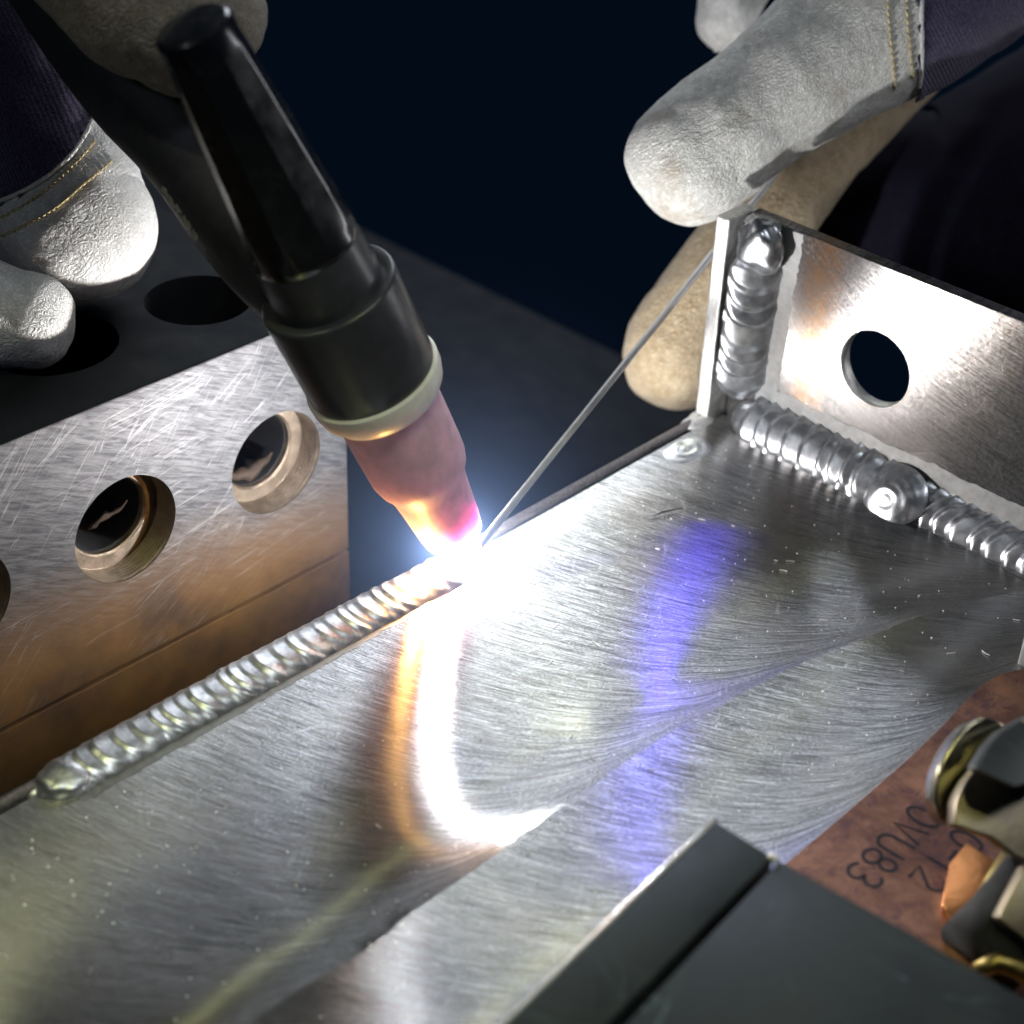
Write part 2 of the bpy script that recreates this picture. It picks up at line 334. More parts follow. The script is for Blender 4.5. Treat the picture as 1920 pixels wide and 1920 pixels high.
def box_bm(x0, x1, y0, y1, z0, z1, bv=0.0):
    bm = bmesh.new(); bmesh.ops.create_cube(bm, size=1)
    for v in bm.verts: v.co = V(((x0 + x1) / 2 + v.co.x * (x1 - x0), (y0 + y1) / 2 + v.co.y * (y1 - y0), (z0 + z1) / 2 + v.co.z * (z1 - z0)))
    if bv: bevel(bm, bv)
    return bm
def slab_bm(pts, d, bv=0.0, seg=2):
    """polygon of world points extruded along vector d"""
    bm = bmesh.new(); a = [bm.verts.new(p) for p in pts]; f = bm.faces.new(a)
    r = bmesh.ops.extrude_face_region(bm, geom=[f])
    for g in r['geom']:
        if isinstance(g, bmesh.types.BMVert): g.co += d
    bmesh.ops.recalc_face_normals(bm, faces=bm.faces)
    if bv: bevel(bm, bv, seg)
    return bm
def frame(a, up=V((0.31, 0.17, 0.93))):
    a = a.normalized(); s = a.cross(up)
    if s.length < 1e-3: s = a.cross(V((1, 0, 0)))
    s.normalize(); return a, s, s.cross(a)
def lathe(name, p0, axis, prof, m, parent=None, seg=64, fn=None, caps=True, sharp=0.6):
    """prof: list of (distance along axis, radius)"""
    a, s, u = frame(axis); vs = []; fs = []
    for (t, r) in prof:
        for k in range(seg):
            th = 2 * math.pi * k / seg; rr = r * (fn(th, t) if fn else 1)
            vs.append(p0 + a * t + s * (rr * math.cos(th)) + u * (rr * math.sin(th)))
    for i in range(len(prof) - 1):
        for k in range(seg):
            k2 = (k + 1) % seg; fs.append((i * seg + k, i * seg + k2, (i + 1) * seg + k2, (i + 1) * seg + k))
    if caps:
        fs.append(tuple(range(seg))); fs.append(tuple((len(prof) - 1) * seg + k for k in reversed(range(seg))))
    o = mesh(name, vs, fs, m, parent); o.data.set_sharp_from_angle(angle=sharp); return o
def cr(P, n):
    """Catmull-Rom through points (any vectors)"""
    out = []
    for i in range(len(P) - 1):
        p0, p1, p2, p3 = P[max(i - 1, 0)], P[i], P[i + 1], P[min(i + 2, len(P) - 1)]
        for k in range(n):
            t = k / n; out.append(0.5 * ((2 * p1) + (p2 - p0) * t + (2 * p0 - 5 * p1 + 4 * p2 - p3) * t * t + (3 * p1 - p0 - 3 * p2 + p3) * t ** 3))
    out.append(P[-1]); return out
def tube_vf(pts, rads, seg=10, round_end=(False, False), flat=1.0, up=None):
    """swept tube with optional hemispherical ends; returns verts, faces"""
    P = list(pts); R_ = list(rads)
    def cap(c, d, r):
        A = [math.pi / 2 * k / 6 for k in range(1, 6)]
        return [(c + d * (r * math.sin(a)), r * math.cos(a)) for a in A] + [(c + d * r * 0.999, r * 0.06)]
    if round_end[1]:
        e = cap(P[-1], (P[-1] - P[-2]).normalized(), R_[-1]); P += [q[0] for q in e]; R_ += [q[1] for q in e]
    if round_end[0]:
        e = cap(P[0], (P[0] - P[1]).normalized(), R_[0]); P = [q[0] for q in reversed(e)] + P; R_ = [q[1] for q in reversed(e)] + R_
    vs = []; fs = []; up = up or RZ
    for i, c in enumerate(P):
        d = (P[min(i + 1, len(P) - 1)] - P[max(i - 1, 0)]).normalized(); s = d.cross(up)
        if s.length < 1e-4: s = d.cross(V((1, 0.3, 0)))
        s.normalize(); u = s.cross(d)
        for k in range(seg):
            th = 2 * math.pi * k / seg; vs.append(c + s * (R_[i] * math.cos(th)) + u * (R_[i] * flat * math.sin(th)))
    n = len(P)
    for i in range(n - 1):
        for k in range(seg):
            k2 = (k + 1) % seg; fs.append((i * seg + k, i * seg + k2, (i + 1) * seg + k2, (i + 1) * seg + k))
    fs.append(tuple(range(seg))); fs.append(tuple((n - 1) * seg + k for k in reversed(range(seg))))
    return vs, fs
def tube(name, pts, rads, m, parent=None, **k):
    vs, fs = tube_vf(pts, rads, **k); return mesh(name, vs, fs, m, parent)
def cut(o, cutters):
    for c in cutters:
        md = o.modifiers.new('b', 'BOOLEAN'); md.operation = 'DIFFERENCE'; md.object = c; md.solver = 'EXACT'
        if hasattr(md, 'material_mode'): md.material_mode = 'TRANSFER'
    bpy.context.view_layer.update()
    me = bpy.data.meshes.new_from_object(o.evaluated_get(bpy.context.evaluated_depsgraph_get()))
    o.modifiers.clear(); old = o.data; o.data = me; me.name = old.name
    for c in cutters: bpy.data.objects.remove(c)
def cyl(p, axis, r, l, m, seg=72, r2=None): return lathe('cutter', p, axis, [(0, r), (l, r2 or r)], m, None, seg)

# ================================================================== STRUCTURE: table and fixture
TZ = -7.0
tb = on(2, TZ, 740, 470); te = on(2, TZ, 1180, 660)
bm = box_bm(-60, 60, -60, (tb.y + te.y) / 2, TZ - 1.2, TZ, 0.05)
tag(bm_obj('work_table', bm, M_table), kind='structure')
FX = -4.55                                        # plane of the fixture's face
corner = on(0, FX, 655, 1030); topr = on(0, FX, 500, 640)
ZT = on(0, FX, 250, 733).z; ZG = corner.z; YE = corner.y
blk = empty('fixture_block', (FX, YE, ZG), 'scratched aluminium fixture block with counterbored holes in its face, left behind the torch', 'fixture block')
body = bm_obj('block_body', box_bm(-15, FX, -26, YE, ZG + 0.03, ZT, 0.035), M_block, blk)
h1 = on(0, FX, 237, 993); h2 = on(0, FX, 519, 868)
step = h2 - h1; holes = [h1, h2, h1 - step, h1 - step * 2]
cutters = []
for h in holes:
    cutters += [cyl(h + V((0.5, 0, 0)), V((-1, 0, 0)), 0.98, 0.5 + 0.52, M_bore), cyl(h + V((-0.3, 0, 0)), V((-1, 0, 0)), 0.72, 2.6, M_bore)]
for q, r in (((372, 562), 0.92), ((95, 642), 1.1)):
    c = on(2, ZT, *q); cutters.append(cyl(c + V((0, 0, 0.4)), V((0, 0, -1)), r, 2.2, M_pitch))
cut(body, cutters)
body.data.materials.append(M_table)  # dark surroundings mirrored by the top face are put into its colour
for p in body.data.polygons:
    if p.normal.z > 0.9 and abs(p.center.z - ZT) < 0.01: p.material_index = len(body.data.materials) - 1
# each bore has a turned ring (tool marks) lining its counterbore, and the first holds a chip of swarf
for i, h in enumerate(holes):
    prof = []
    for k in range(15):
        t = 0.03 + 0.47 * k / 14; prof.append((t, 0.975 - 0.018 * (k % 2)))
    prof += [(0.505, 0.96), (0.505, 0.745), (0.56, 0.715), (0.66, 0.712)]
    lathe('bore_lining', h, V((-1, 0, 0)), prof, M_bore, blk, 72, caps=False, sharp=0.3)
    lathe('shaded_bore', h, V((-1, 0, 0)), [(0.64, 0.718), (0.66, 0.700), (1.72, 0.69)], M_pitch, blk, 72, caps=False)  # unlit depth of the bore, its shade put into black
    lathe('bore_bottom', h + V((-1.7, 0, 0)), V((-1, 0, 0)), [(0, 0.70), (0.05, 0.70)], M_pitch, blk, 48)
    if i == 0:                                     # ragged chip left hanging in the nearest bore
        rq = random.Random(4); p = h + V((-1.0, -0.10, -0.42)); q = [p + V((0.05 * j, 0.085 * j + rq.uniform(-.03, .03), 0.06 * j + rq.uniform(-.04, .04))) for j in range(8)]
        tube('burr_and_light_edge', q, [0.02, 0.06, 0.035, 0.075, 0.03, 0.05, 0.025, 0.01], M_burr, blk, seg=7)
    if i == 1:                                     # added ledge in the next, shaping the jagged edge of light
        rq = random.Random(9); q = [h + V((-0.72 - 0.01 * j, -0.68 + 0.15 * j, -0.28 - 0.26 * math.sin(j * 0.35) + rq.uniform(-.04, .04))) for j in range(9)]
        tube('burr_and_light_edge', q, [0.02, 0.05, 0.09, 0.12, 0.14, 0.12, 0.10, 0.07, 0.03], M_burr, blk, seg=7)
low = empty('copper_block', (FX, YE, TZ), 'copper coloured block under the holed fixture, parted from it by a thin dark gap', 'metal block')
bm = box_bm(-15, FX - 0.03, -26, YE + 0.02, TZ + 0.02, ZG - 0.075, 0.008)
bm_obj('block_body', bm, M_cublock, low)

# ================================================================== BRACKET
br = empty('aluminium_bracket', (3.5, -8, 0), 'brushed aluminium bracket with ripple welds and a round hole, in the middle under the torch', 'bracket')
me_f = slab_bm([V((-0.34, -26, 0)), V((7.47, -26, 0)), V((7.47, 0.0, 0)), V((-0.34, 0.0, 0))], V((0, 0, -0.3)), 0.03)
bm_obj('base_plate', me_f, M_floor, br)
# side wall: its rounded top shows beside the seam where it is not welded yet
vs = []; fs = []; ny = 90
prof = [(-0.375, -5.0), (-0.375, -0.10), (-0.385, 0.03), (-0.42, 0.075), (-0.48, 0.09), (-0.53, 0.075), (-0.58, 0.02), (-0.61, -0.08), (-0.61, -5.0)]
for i in range(ny + 1):
    y = -26 + 25.6 * i / ny
    for (x, z) in prof:
        j = noise.noise(V((x * 3, y * 2.2, z * 2))) * 0.012 if z > -1 else 0
        vs.append(V((x + j, y, z + j)))
n_ = len(prof)
for i in range(ny):
    for k in range(n_ - 1): fs.append((i * n_ + k, i * n_ + k + 1, (i + 1) * n_ + k + 1, (i + 1) * n_ + k))
fs.append(tuple(range(n_))); fs.append(tuple(ny * n_ + k for k in range(n_)))
mesh('side_wall', vs, fs, M_wall, br)
bm_obj('open_seam', box_bm(-0.372, -0.342, -7.2, -0.6, -0.2, 0.006), M_pitch, br)
bm_obj('side_wall', box_bm(7.20, 7.47, -26, 0.0, -5.0, -0.302, 0.02), M_cut, br)
bp = bm_obj('back_plate', box_bm(-0.30, 9.5, 0.0, 0.26, -0.3, 4.04, 0.02), M_back, br)
hc = on(1, 0, 1640, 692)
cut(bp, [cyl(V((hc.x, -0.5, hc.z)), V((0, 1, 0)), 0.69, 1.5, M_cut, 96)])
# end plate, seen nearly edge-on, with a slightly rounded sawn edge
bm = slab_bm([V((-0.62, -0.52, -0.35)), V((-0.34, -0.52, -0.35)), V((-0.34, -0.52, 0.3)), V((-0.36, -0.52, 4.02)), V((-0.64, -0.52, 4.02))], V((0, 0.78, 0)), 0.035, 3)
bm_obj('end_plate', bm, M_cut, br)
# a plate at the far right end of the back plate, with its own fillet
bm_obj('end_plate', box_bm(7.34, 7.60, -2.5, 0.0, -0.3, 1.3, 0.04), M_etch, br)

def bead(name, P, nrm, side, hw, h, pitch, m, parent, curv=0.55, amp=0.045, sgn=1, nj=26, step=0.016, wamp=0.06, seed=1, base=0.0, skew=0.0):
    """a run of overlapping weld ripples: every ripple is a crescent with its own height"""
    rnd = random.Random(seed); L = [0]
    for i in range(1, len(P)): L.append(L[-1] + (P[i] - P[i - 1]).length)
    tot = L[-1]; n = max(8, int(tot / step)); bounds = [0]
    while bounds[-1] < tot + 4: bounds.append(bounds[-1] + pitch * rnd.uniform(0.62, 1.4))
    amps = [rnd.uniform(0.45, 1.4) for _ in bounds]
    import bisect
    def rip(s):
        s += 1.5; i = bisect.bisect_right(bounds, s) - 1; f = (s - bounds[i]) / (bounds[i + 1] - bounds[i])
        return (1 - f) ** 1.0 * min(1, f / 0.30) ** 1.5 * amps[i], i, f
    vs = []; fs = []
    for i in range(n + 1):
        s = tot * i / n; k = min(bisect.bisect_right(L, s) - 1, len(P) - 2); f = (s - L[k]) / (L[k + 1] - L[k])
        c = P[k].lerp(P[k + 1], f); end = min(1, math.sqrt(max(0, min(s, tot - s)) / (hw * 0.9)) + 0.02) if min(s, tot - s) < hw * 0.9 else 1
        r0, ri, _ = rip(s * 1.0); wv = hw * end * (1 + wamp * (r0 - 0.5) + 0.05 * noise.noise(V((s * 1.3, seed, 0))))
        for j in range(nj + 1):
            u = -1 + 2 * j / nj
            sh = curv * hw * (1 - math.sqrt(max(0, 1 - u * u))) * sgn + skew * u * hw
            r, _, _ = rip(s - sh)
            prof_ = max(0.0, 1 - abs(u) ** 2.4) ** 0.75
            z = h * prof_ * end + amp * (r - 0.4) * prof_ ** 0.45 * end + 0.006 * noise.noise(c * 2.5 + V((u * 2, 0, 0))) * prof_
            vs.append(c + side * (u * wv) + nrm * (z - base))
    for i in range(n):
        for j in range(nj): fs.append((i * (nj + 1) + j, i * (nj + 1) + j + 1, (i + 1) * (nj + 1) + j + 1, (i + 1) * (nj + 1) + j))
    o = mesh(name, vs, fs, m, parent); return o
# outer corner weld, from its start at the left up to the arc
P = [V((-0.28, -14.75, -0.02)), V((-0.30, -13.5, -0.01)), V((-0.27, -11, 0)), V((-0.25, -9, 0)), V((-0.20, -7.6, 0)), V((-0.2, -6.9, 0))]
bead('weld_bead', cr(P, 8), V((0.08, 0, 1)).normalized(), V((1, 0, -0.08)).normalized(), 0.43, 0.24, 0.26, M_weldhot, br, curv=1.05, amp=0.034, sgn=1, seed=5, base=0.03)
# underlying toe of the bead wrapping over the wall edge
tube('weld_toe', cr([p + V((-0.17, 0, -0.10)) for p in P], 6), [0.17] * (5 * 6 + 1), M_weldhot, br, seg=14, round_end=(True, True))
# corner fillets
P = [V((0.10, -0.26, 0.55)), V((0.13, -0.26, 1.6)), V((0.16, -0.26, 2.8)), V((0.17, -0.27, 3.62))]
bead('weld_bead', cr(P, 8), V((0.60, -0.80, 0)).normalized(), V((0.80, 0.60, 0)), 0.47, 0.13, 0.40, M_weld, br, curv=0.9, amp=0.085, sgn=1, seed=3, base=0.03)
def halo(name, inner, outer, n, m, parent):
    """thin etched margin lying on a plate: two wavy borders"""
    vs = []; fs = []
    for i in range(n + 1):
        a, b_ = inner(i / n), outer(i / n); vs += [a, b_]
        if i: fs.append((2 * i - 2, 2 * i, 2 * i + 1, 2 * i - 1))
    return mesh(name, vs, fs, m, parent)
halo('weld_halo', lambda t: V((0.0, -14.4 + 6.2 * t, 0.004)), lambda t: V((0.24 + 0.05 * (noise.noise(V((t * 20, 4, 0))) + 0.6 * noise.noise(V((t * 70, 9, 3)))), -14.4 + 6.2 * t, 0.004)), 200, M_halo, br)
wv = lambda t, k, a: a * (noise.noise(V((t * 14, k, 0))) + 0.5 * noise.noise(V((t * 45, k, 3))))
halo('weld_halo', lambda t: V((0.3, -0.004, 0.5 + 3.5 * t)), lambda t: V((0.74 + wv(t, 1, 0.06) + 0.1 * t, -0.004, 0.5 + 3.5 * t)), 120, M_halo, br)
halo('weld_halo', lambda t: V((0.3 + 7.2 * t, -0.007, 0.3)), lambda t: V((0.3 + 7.2 * t, -0.007, 0.92 + wv(t, 2, 0.07))), 160, M_halo, br)
halo('weld_halo', lambda t: V((0.0 + 7.4 * t, -0.2, 0.004)), lambda t: V((0.0 + 7.4 * t, -0.50 + wv(t, 3, 0.07), 0.004)), 160, M_halo, br)
def blob(name, c, rx, ry, rz, m, parent, ax=None, seed=0, amp=0.08, sub=4):
    bm = bmesh.new(); bmesh.ops.create_icosphere(bm, subdivisions=sub, radius=1)
    for v in bm.verts:
        d = 1 + amp * noise.noise(v.co * 1.7 + V((seed * 3.1, 0, 0))); q = v.co * d
        q = V((q.x * rx, q.y * ry, q.z * rz)); v.co = c + (ax @ q if ax else q)
    return bm_obj(name, bm, m, parent, True)
blob('weld_end', V((0.20, -0.30, 3.66)), 0.46, 0.30, 0.50, M_weld, br, seed=2, amp=0.22)
blob('weld_end', V((-0.27, -14.35, 0.02)), 0.36, 0.42, 0.20, M_weldhot, br, seed=12, amp=0.18)
blob('weld_end', V((0.12, -0.20, 4.02)), 0.34, 0.22, 0.10, M_weld, br, seed=5, amp=0.35)
P = [V((0.05, -0.30, 0.32)), V((1.0, -0.31, 0.32)), V((2.2, -0.30, 0.32)), V((3.85, -0.28, 0.30))]
nf = V((0, -0.78, 0.62)); sf = V((0, 0.62, 0.78))
bead('weld_bead', cr(P, 8), nf, sf, 0.50, 0.22, 0.33, M_weld, br, curv=0.8, amp=0.068, sgn=1, seed=11, base=0.06, wamp=0.30)
P = [V((3.55, -0.24, 0.27)), V((4.0, -0.22, 0.26)), V((5.2, -0.19, 0.24)), V((6.6, -0.16, 0.24)), V((7.6, -0.16, 0.24))]
bead('weld_bead', cr(P, 8), nf, sf, 0.46, 0.20, 0.36, M_weld, br, curv=0.8, amp=0.068, sgn=1, seed=13, base=0.06, wamp=0.30, skew=0.5)
# the crater where the two runs meet
cc = V((3.66, -0.34, 0.26)); Mx = Matrix((V((1, 0, 0)), nf, sf)).transposed()
vs = []; fs = []; nr, ns_ = 26, 64
for i in range(nr + 1):
    r = i / nr
    for k in range(ns_):
        th = 2 * math.pi * k / ns_
        hgt = (0.235 * math.cos(math.pi * r / 2) ** 0.75 + 0.011 * math.sin(22 * math.hypot(r * math.cos(th) + 0.12, r * math.sin(th) + 0.30)) * (1 - r)) if r < 1 else 0.0
        q = V((math.cos(th) * r, math.sin(th) * r, 0)); hgt += 0.05 * noise.noise(q * 1.6 + V((3, 1, 0))) - 0.04 * max(0, 1 - (q - V((-0.1, -0.35, 0))).length / 0.45)
        vs.append(cc + V((1, 0, 0)) * (0.60 * q.x * (1 + 0.12 * noise.noise(V((th, 2, 0))))) + sf * (0.54 * q.y) + nf * (hgt * 0.72 + 0.07))
for i in range(nr):
    for k in range(ns_): fs.append((i * ns_ + k, i * ns_ + (k + 1) % ns_, (i + 1) * ns_ + (k + 1) % ns_, (i + 1) * ns_ + k))
mesh('weld_crater', vs, fs, M_weld, br)
# tack weld on the outer edge and the corner lump
tk = on(2, 0, 1290, 845)
vs = []; fs = []
for i in range(19):
    r = i / 18
    for k in range(48):
        th = 2 * math.pi * k / 48
        vs.append(V((tk.x - 0.02 + 0.36 * r * math.cos(th), tk.y + 0.52 * r * math.sin(th), 0.05 * (1 - r * r) + 0.007 * math.sin(r * 17 + 0.8 * math.sin(th)) * (1 - r * 0.6) + 0.02 * noise.noise(V((math.cos(th) * r * 2, math.sin(th) * r * 2, 1))))))
for i in range(18):
    for k in range(48): fs.append((i * 48 + k, i * 48 + (k + 1) % 48, (i + 1) * 48 + (k + 1) % 48, (i + 1) * 48 + k))
mesh('tack_weld', vs, fs, M_weld, br)
blob('corner_lump', V((-0.46, -0.62, -0.06)), 0.22, 0.42, 0.17, M_cut, br, seed=8, amp=0.3)

# ================================================================== TORCH
tip = at(850, 1000, 27.35); top = at(366, 60, 21.2); ax = (top - tip).normalized()
def tpar(py):                                     # distance along the axis whose image row is py
    lo, hi = -1.0, 11.0
    for _ in range(40):
        mid = (lo + hi) / 2
        if proj(tip + ax * mid)[1] > py: lo = mid
        else: hi = mid
    return lo
t_step = tpar(893); t_g0 = tpar(748); t_g1 = tpar(704); t_h1 = tpar(540); t_c0 = tpar(462); t_top = tpar(52)
to = empty('welding_torch', tip + ax * t_h1, 'black welding torch with a pink ceramic nozzle and milky ring, held over the arc', 'welding torch')
lathe('nozzle', tip, ax, [(0.02, 0.36), (0.0, 0.44), (0.04, 0.485), (0.25, 0.52), (t_step - 0.40, 0.585), (t_step - 0.18, 0.61), (t_step - 0.02, 0.655), (t_step + 0.12, 0.725), (t_step + 0.28, 0.765), (t_step + 0.5, 0.775), (t_g0 + 0.1, 0.80), (t_g0 + 0.4, 0.80)], M_cup, to, 96, caps=False, sharp=1.2)
lathe('nozzle_bore', tip, ax, [(0.02, 0.36), (1.5, 0.36)], M_cup, to, 48, caps=False)
lathe('electrode', tip, ax, [(-0.42, 0.012), (-0.25, 0.07), (-0.1, 0.12), (1.4, 0.12)], M_tung, to, 24)
gw = t_g1 - t_g0
lathe('insulator_ring', tip, ax, [(t_g0 + 0.02, 0.74), (t_g0, 0.83), (t_g0 + 0.03, 0.885), (t_g0 + gw * 0.35, 0.975), (t_g0 + gw * 0.7, 1.015), (t_g1 + 0.02, 1.02), (t_g1 + 0.04, 0.98)], M_gasket, to, 96, sharp=0.9)
lathe('torch_head', tip, ax, [(t_g1 - 0.02, 0.90), (t_g1, 0.945), (t_g1 + 0.1, 0.975), (t_g1 + 0.5, 0.985), (t_h1 - 0.08, 1.0), (t_h1 - 0.02, 0.985), (t_h1, 0.95), (t_h1 - 0.03, 0.85)], M_head, to, 96, sharp=0.9)
lathe('head_collar', tip, ax, [(t_h1 - 0.1, 0.80), (t_h1 + 0.12, 0.80), (t_c0 - 0.1, 0.775), (t_c0, 0.76)], M_head, to, 96)
nf_ = 9
def facet(th, t):
    a = (th + 0.2) % (2 * math.pi / nf_) - math.pi / nf_
    v = math.cos(math.pi / nf_) / math.cos(a)
    k = min(1, max(0, (t - t_c0 - 0.15) / 0.4)) * min(1, max(0, (t_top - 0.1 - t) / 0.3))
    return 1 + (max(v, 0) / math.cos(math.pi / nf_) - 1) * k * 0.0 + (v - 0.985) * 1.0 * k
L_ = t_top - t_c0
lathe('back_cap', tip, ax, [(t_c0 - 0.06, 0.66), (t_c0 - 0.03, 0.74), (t_c0 + 0.06, 0.775), (t_c0 + 0.14, 0.775), (t_c0 + 0.22, 0.755)]
      + [(t_c0 + 0.3 + (L_ - 0.65) * k / 10, 0.755 - 0.235 * k / 10) for k in range(11)]
      + [(t_top - 0.28, 0.515), (t_top - 0.05, 0.51), (t_top + 0.01, 0.49), (t_top + 0.045, 0.45), (t_top + 0.055, 0.40), (t_top + 0.055, 0.10)], M_cap, to, 180, facet, sharp=0.45)
hp = [tip + ax * (t_h1 - 0.75), at(505, 470, 24.9), at(372, 262, 25.6), at(215, 70, 26.2), at(60, -160, 26.8)]
hpc = cr(hp, 8)
ho = tube('handle', hpc, [0.62 + 0.40 * min(1, i / 20) for i in range(len(hpc))], M_grip, to, seg=40)
# worn print along the underside of the handle
bvh_h = BVHTree.FromPolygons([v.co.copy() for v in ho.data.vertices], [tuple(p.vertices) for p in ho.data.polygons])
def hit(bvh, px, py):
    r = ray(px, py).normalized(); h = bvh.ray_cast(EYE, r); return (h[0], h[1]) if h[0] else (None, None)
vs = []; fs = []
for k in range(46):
    f = random.random(); px = 296 + 72 * f + random.uniform(1, 9); py = 350 + 108 * f; p, nn = hit(bvh_h, px + 5, py)
    if not p: continue
    a = random.uniform(0.02, 0.05); d1 = RX * a * 0.5 - RY * a; d2 = RX * 0.012 + RY * 0.008; b0 = len(vs); p = p + nn * 0.006
    vs += [p - d1 - d2, p + d1 - d2, p + d1 + d2, p - d1 + d2]; fs.append((b0, b0 + 1, b0 + 2, b0 + 3))
if vs: tag(mesh('worn_print', vs, fs, M_worn, to), kind='stuff')

# ================================================================== ARC and ROD
bm = bmesh.new(); bmesh.ops.create_icosphere(bm, subdivisions=4, radius=1)
for v in bm.verts:
    s = 0.135 - 0.04 * v.co.z; v.co = V((v.co.x * s, v.co.y * s * 1.1, v.co.z * 0.17)) + ARC + V((0.05, 0.0, -0.02))
M_arc, nt, b = mat('arc_plasma'); b.inputs['Emission Color'].default_value = (0.96, 0.98, 1.0, 1); b.inputs['Emission Strength'].default_value = 30; b.inputs['Base Color'].default_value = (1, 1, 1, 1)
# the surface of the arc emits its light
nt.nodes.remove(b); n = N(nt); out = nt.nodes['Material Output']
em = n.new('ShaderNodeEmission'); em.inputs[0].default_value = (0.97, 0.98, 1.0, 1); em.inputs[1].default_value = ARC_GLOW
nt.links.new(em.outputs[0], out.inputs['Surface'])
tag(bm_obj('electric_arc', bm, M_arc, None, True), 'blinding white electric arc burning between the pink nozzle and the plate edge', 'electric arc')

GR = 5.2  # emitting haze sphere added for lens veil and bloom around the arc
bm = bmesh.new(); bmesh.ops.create_icosphere(bm, subdivisions=4, radius=GR)
for v in bm.verts: v.co += ARC
M_glow, nt, b = mat('arc_bloom_haze'); nt.nodes.remove(b); n = N(nt); out = nt.nodes['Material Output']
d = n.new('ShaderNodeVectorMath', operation='DISTANCE'); nt.links.new(n.pos(), d.inputs[0]); d.inputs[1].default_value = ARC
r = d.outputs['Value']; fall = n.m('MAXIMUM', n.m('SUBTRACT', 1.0, n.m('DIVIDE', r, GR * 0.98)), 0.0)
dens = n.m('MULTIPLY', n.m('POWER', fall, 2.0), n.m('DIVIDE', 0.22, n.m('ADD', n.m('MULTIPLY', r, r), 0.30)))
dens = n.m('ADD', dens, n.m('MULTIPLY', n.m('POWER', 2.718, n.m('MULTIPLY', n.m('MULTIPLY', r, r), -4.0)), 1.6))
em = n.new('ShaderNodeEmission'); em.inputs[0].default_value = (0.36, 0.54, 1.0, 1); nt.links.new(dens, em.inputs[1])
nt.links.new(em.outputs[0], out.inputs['Volume'])
tag(bm_obj('bloom_haze', bm, M_glow, None, True), 'faint blue haze added around the arc for its glare and bloom', 'bloom haze', kind='stuff')

r0 = at(903, 1018, 27.75); r1 = at(1347, 462, 32.2); rd = (r1 - r0).normalized(); rl = (r1 - r0).length
pts = [r0 + rd * (rl * 1.35 * i / 12) for i in range(13)]
vs, fs = tube_vf([r0 - rd * 0.12, r0 - rd * 0.05] + pts, [0.045, 0.068] + [0.064] * 13, seg=24)
tag(mesh('filler_rod', vs, fs, M_rod), 'thin silver filler rod running from the right glove down to the arc', 'filler rod')

# ================================================================== GLOVES
def fingers(name, chains, m, parent, voxel=0.055, smooth=6):
    vs = []; fs = []
    for ch in chains:
        P4 = cr([V((*at(x, y, d), )) for (x, y, d, r) in ch], 9); Rr = [q.x for q in cr([V((pxr(r, d), 0, 0)) for (x, y, d, r) in ch], 9)]
        for _ in range(12):
            P4 = [P4[0]] + [P4[i - 1] * 0.25 + P4[i] * 0.5 + P4[i + 1] * 0.25 for i in range(1, len(P4) - 1)] + [P4[-1]]
        dr = (P4[-1] - P4[-2]).normalized(); c0, r0_ = P4[-1], Rr[-1]
        for k in range(1, 22):                      # rounded finger end
            a_ = math.pi / 2 * k / 22; P4.append(c0 + dr * (r0_ * math.sin(a_))); Rr.append(r0_ * math.cos(a_) ** 0.85)
        P4.append(c0 + dr * r0_ * 0.999); Rr.append(r0_ * 0.03)
        a, b_ = tube_vf(P4, Rr, seg=96); o0 = len(vs); vs += a; fs += [tuple(i + o0 for i in f) for f in b_]
    o = mesh(name, vs, fs, m, parent); me = o.data
    for v in me.vertices:                          # folds and creases of the leather
        q = v.co; wr = noise.noise(V((q.x * 1.2, q.y * 1.2, q.z * 1.2)) + V((5, 0, 0))); ridge = 1 - abs(noise.noise(V((q.x * 2.4 + q.z, q.y * 2.4, q.z * 3.4)))) * 3
        v.co += v.normal * (0.085 * noise.noise(q * 0.9) + 0.03 * noise.noise(q * 2.4) + 0.012 * noise.noise(q * 6) - 0.016 * max(0, ridge) * max(0, wr + 0.25))
    me.update()
    for p in me.polygons: p.use_smooth = True
    return o
def bvh_of(o): return BVHTree.FromPolygons([v.co.copy() for v in o.data.vertices], [tuple(p.vertices) for p in o.data.polygons])
def cloth_cover(name, src, keep, m, parent, thick=0.05):
    """cloth lying over part of the glove: faces of src that keep() accepts, lifted and given thickness"""
    bm = bmesh.new(); bm.from_mesh(src.data)
    for v in bm.verts: v.co += v.normal * thick
    dead = [f for f in bm.faces if not keep(f.calc_center_median())]
    bmesh.ops.delete(bm, geom=dead, context='FACES')
    rim = bmesh.ops.extrude_edge_only(bm, edges=[e for e in bm.edges if e.is_boundary])
    bm.normal_update()
    nv = [g for g in rim['geom'] if isinstance(g, bmesh.types.BMVert)]
    for v in nv: v.co -= v.normal * 0 + (v.normal * 0)
    o = bm_obj(name, bm, m, parent, True); md = o.modifiers.new('t', 'SOLIDIFY'); md.thickness = 0.045; md.offset = -1; return o
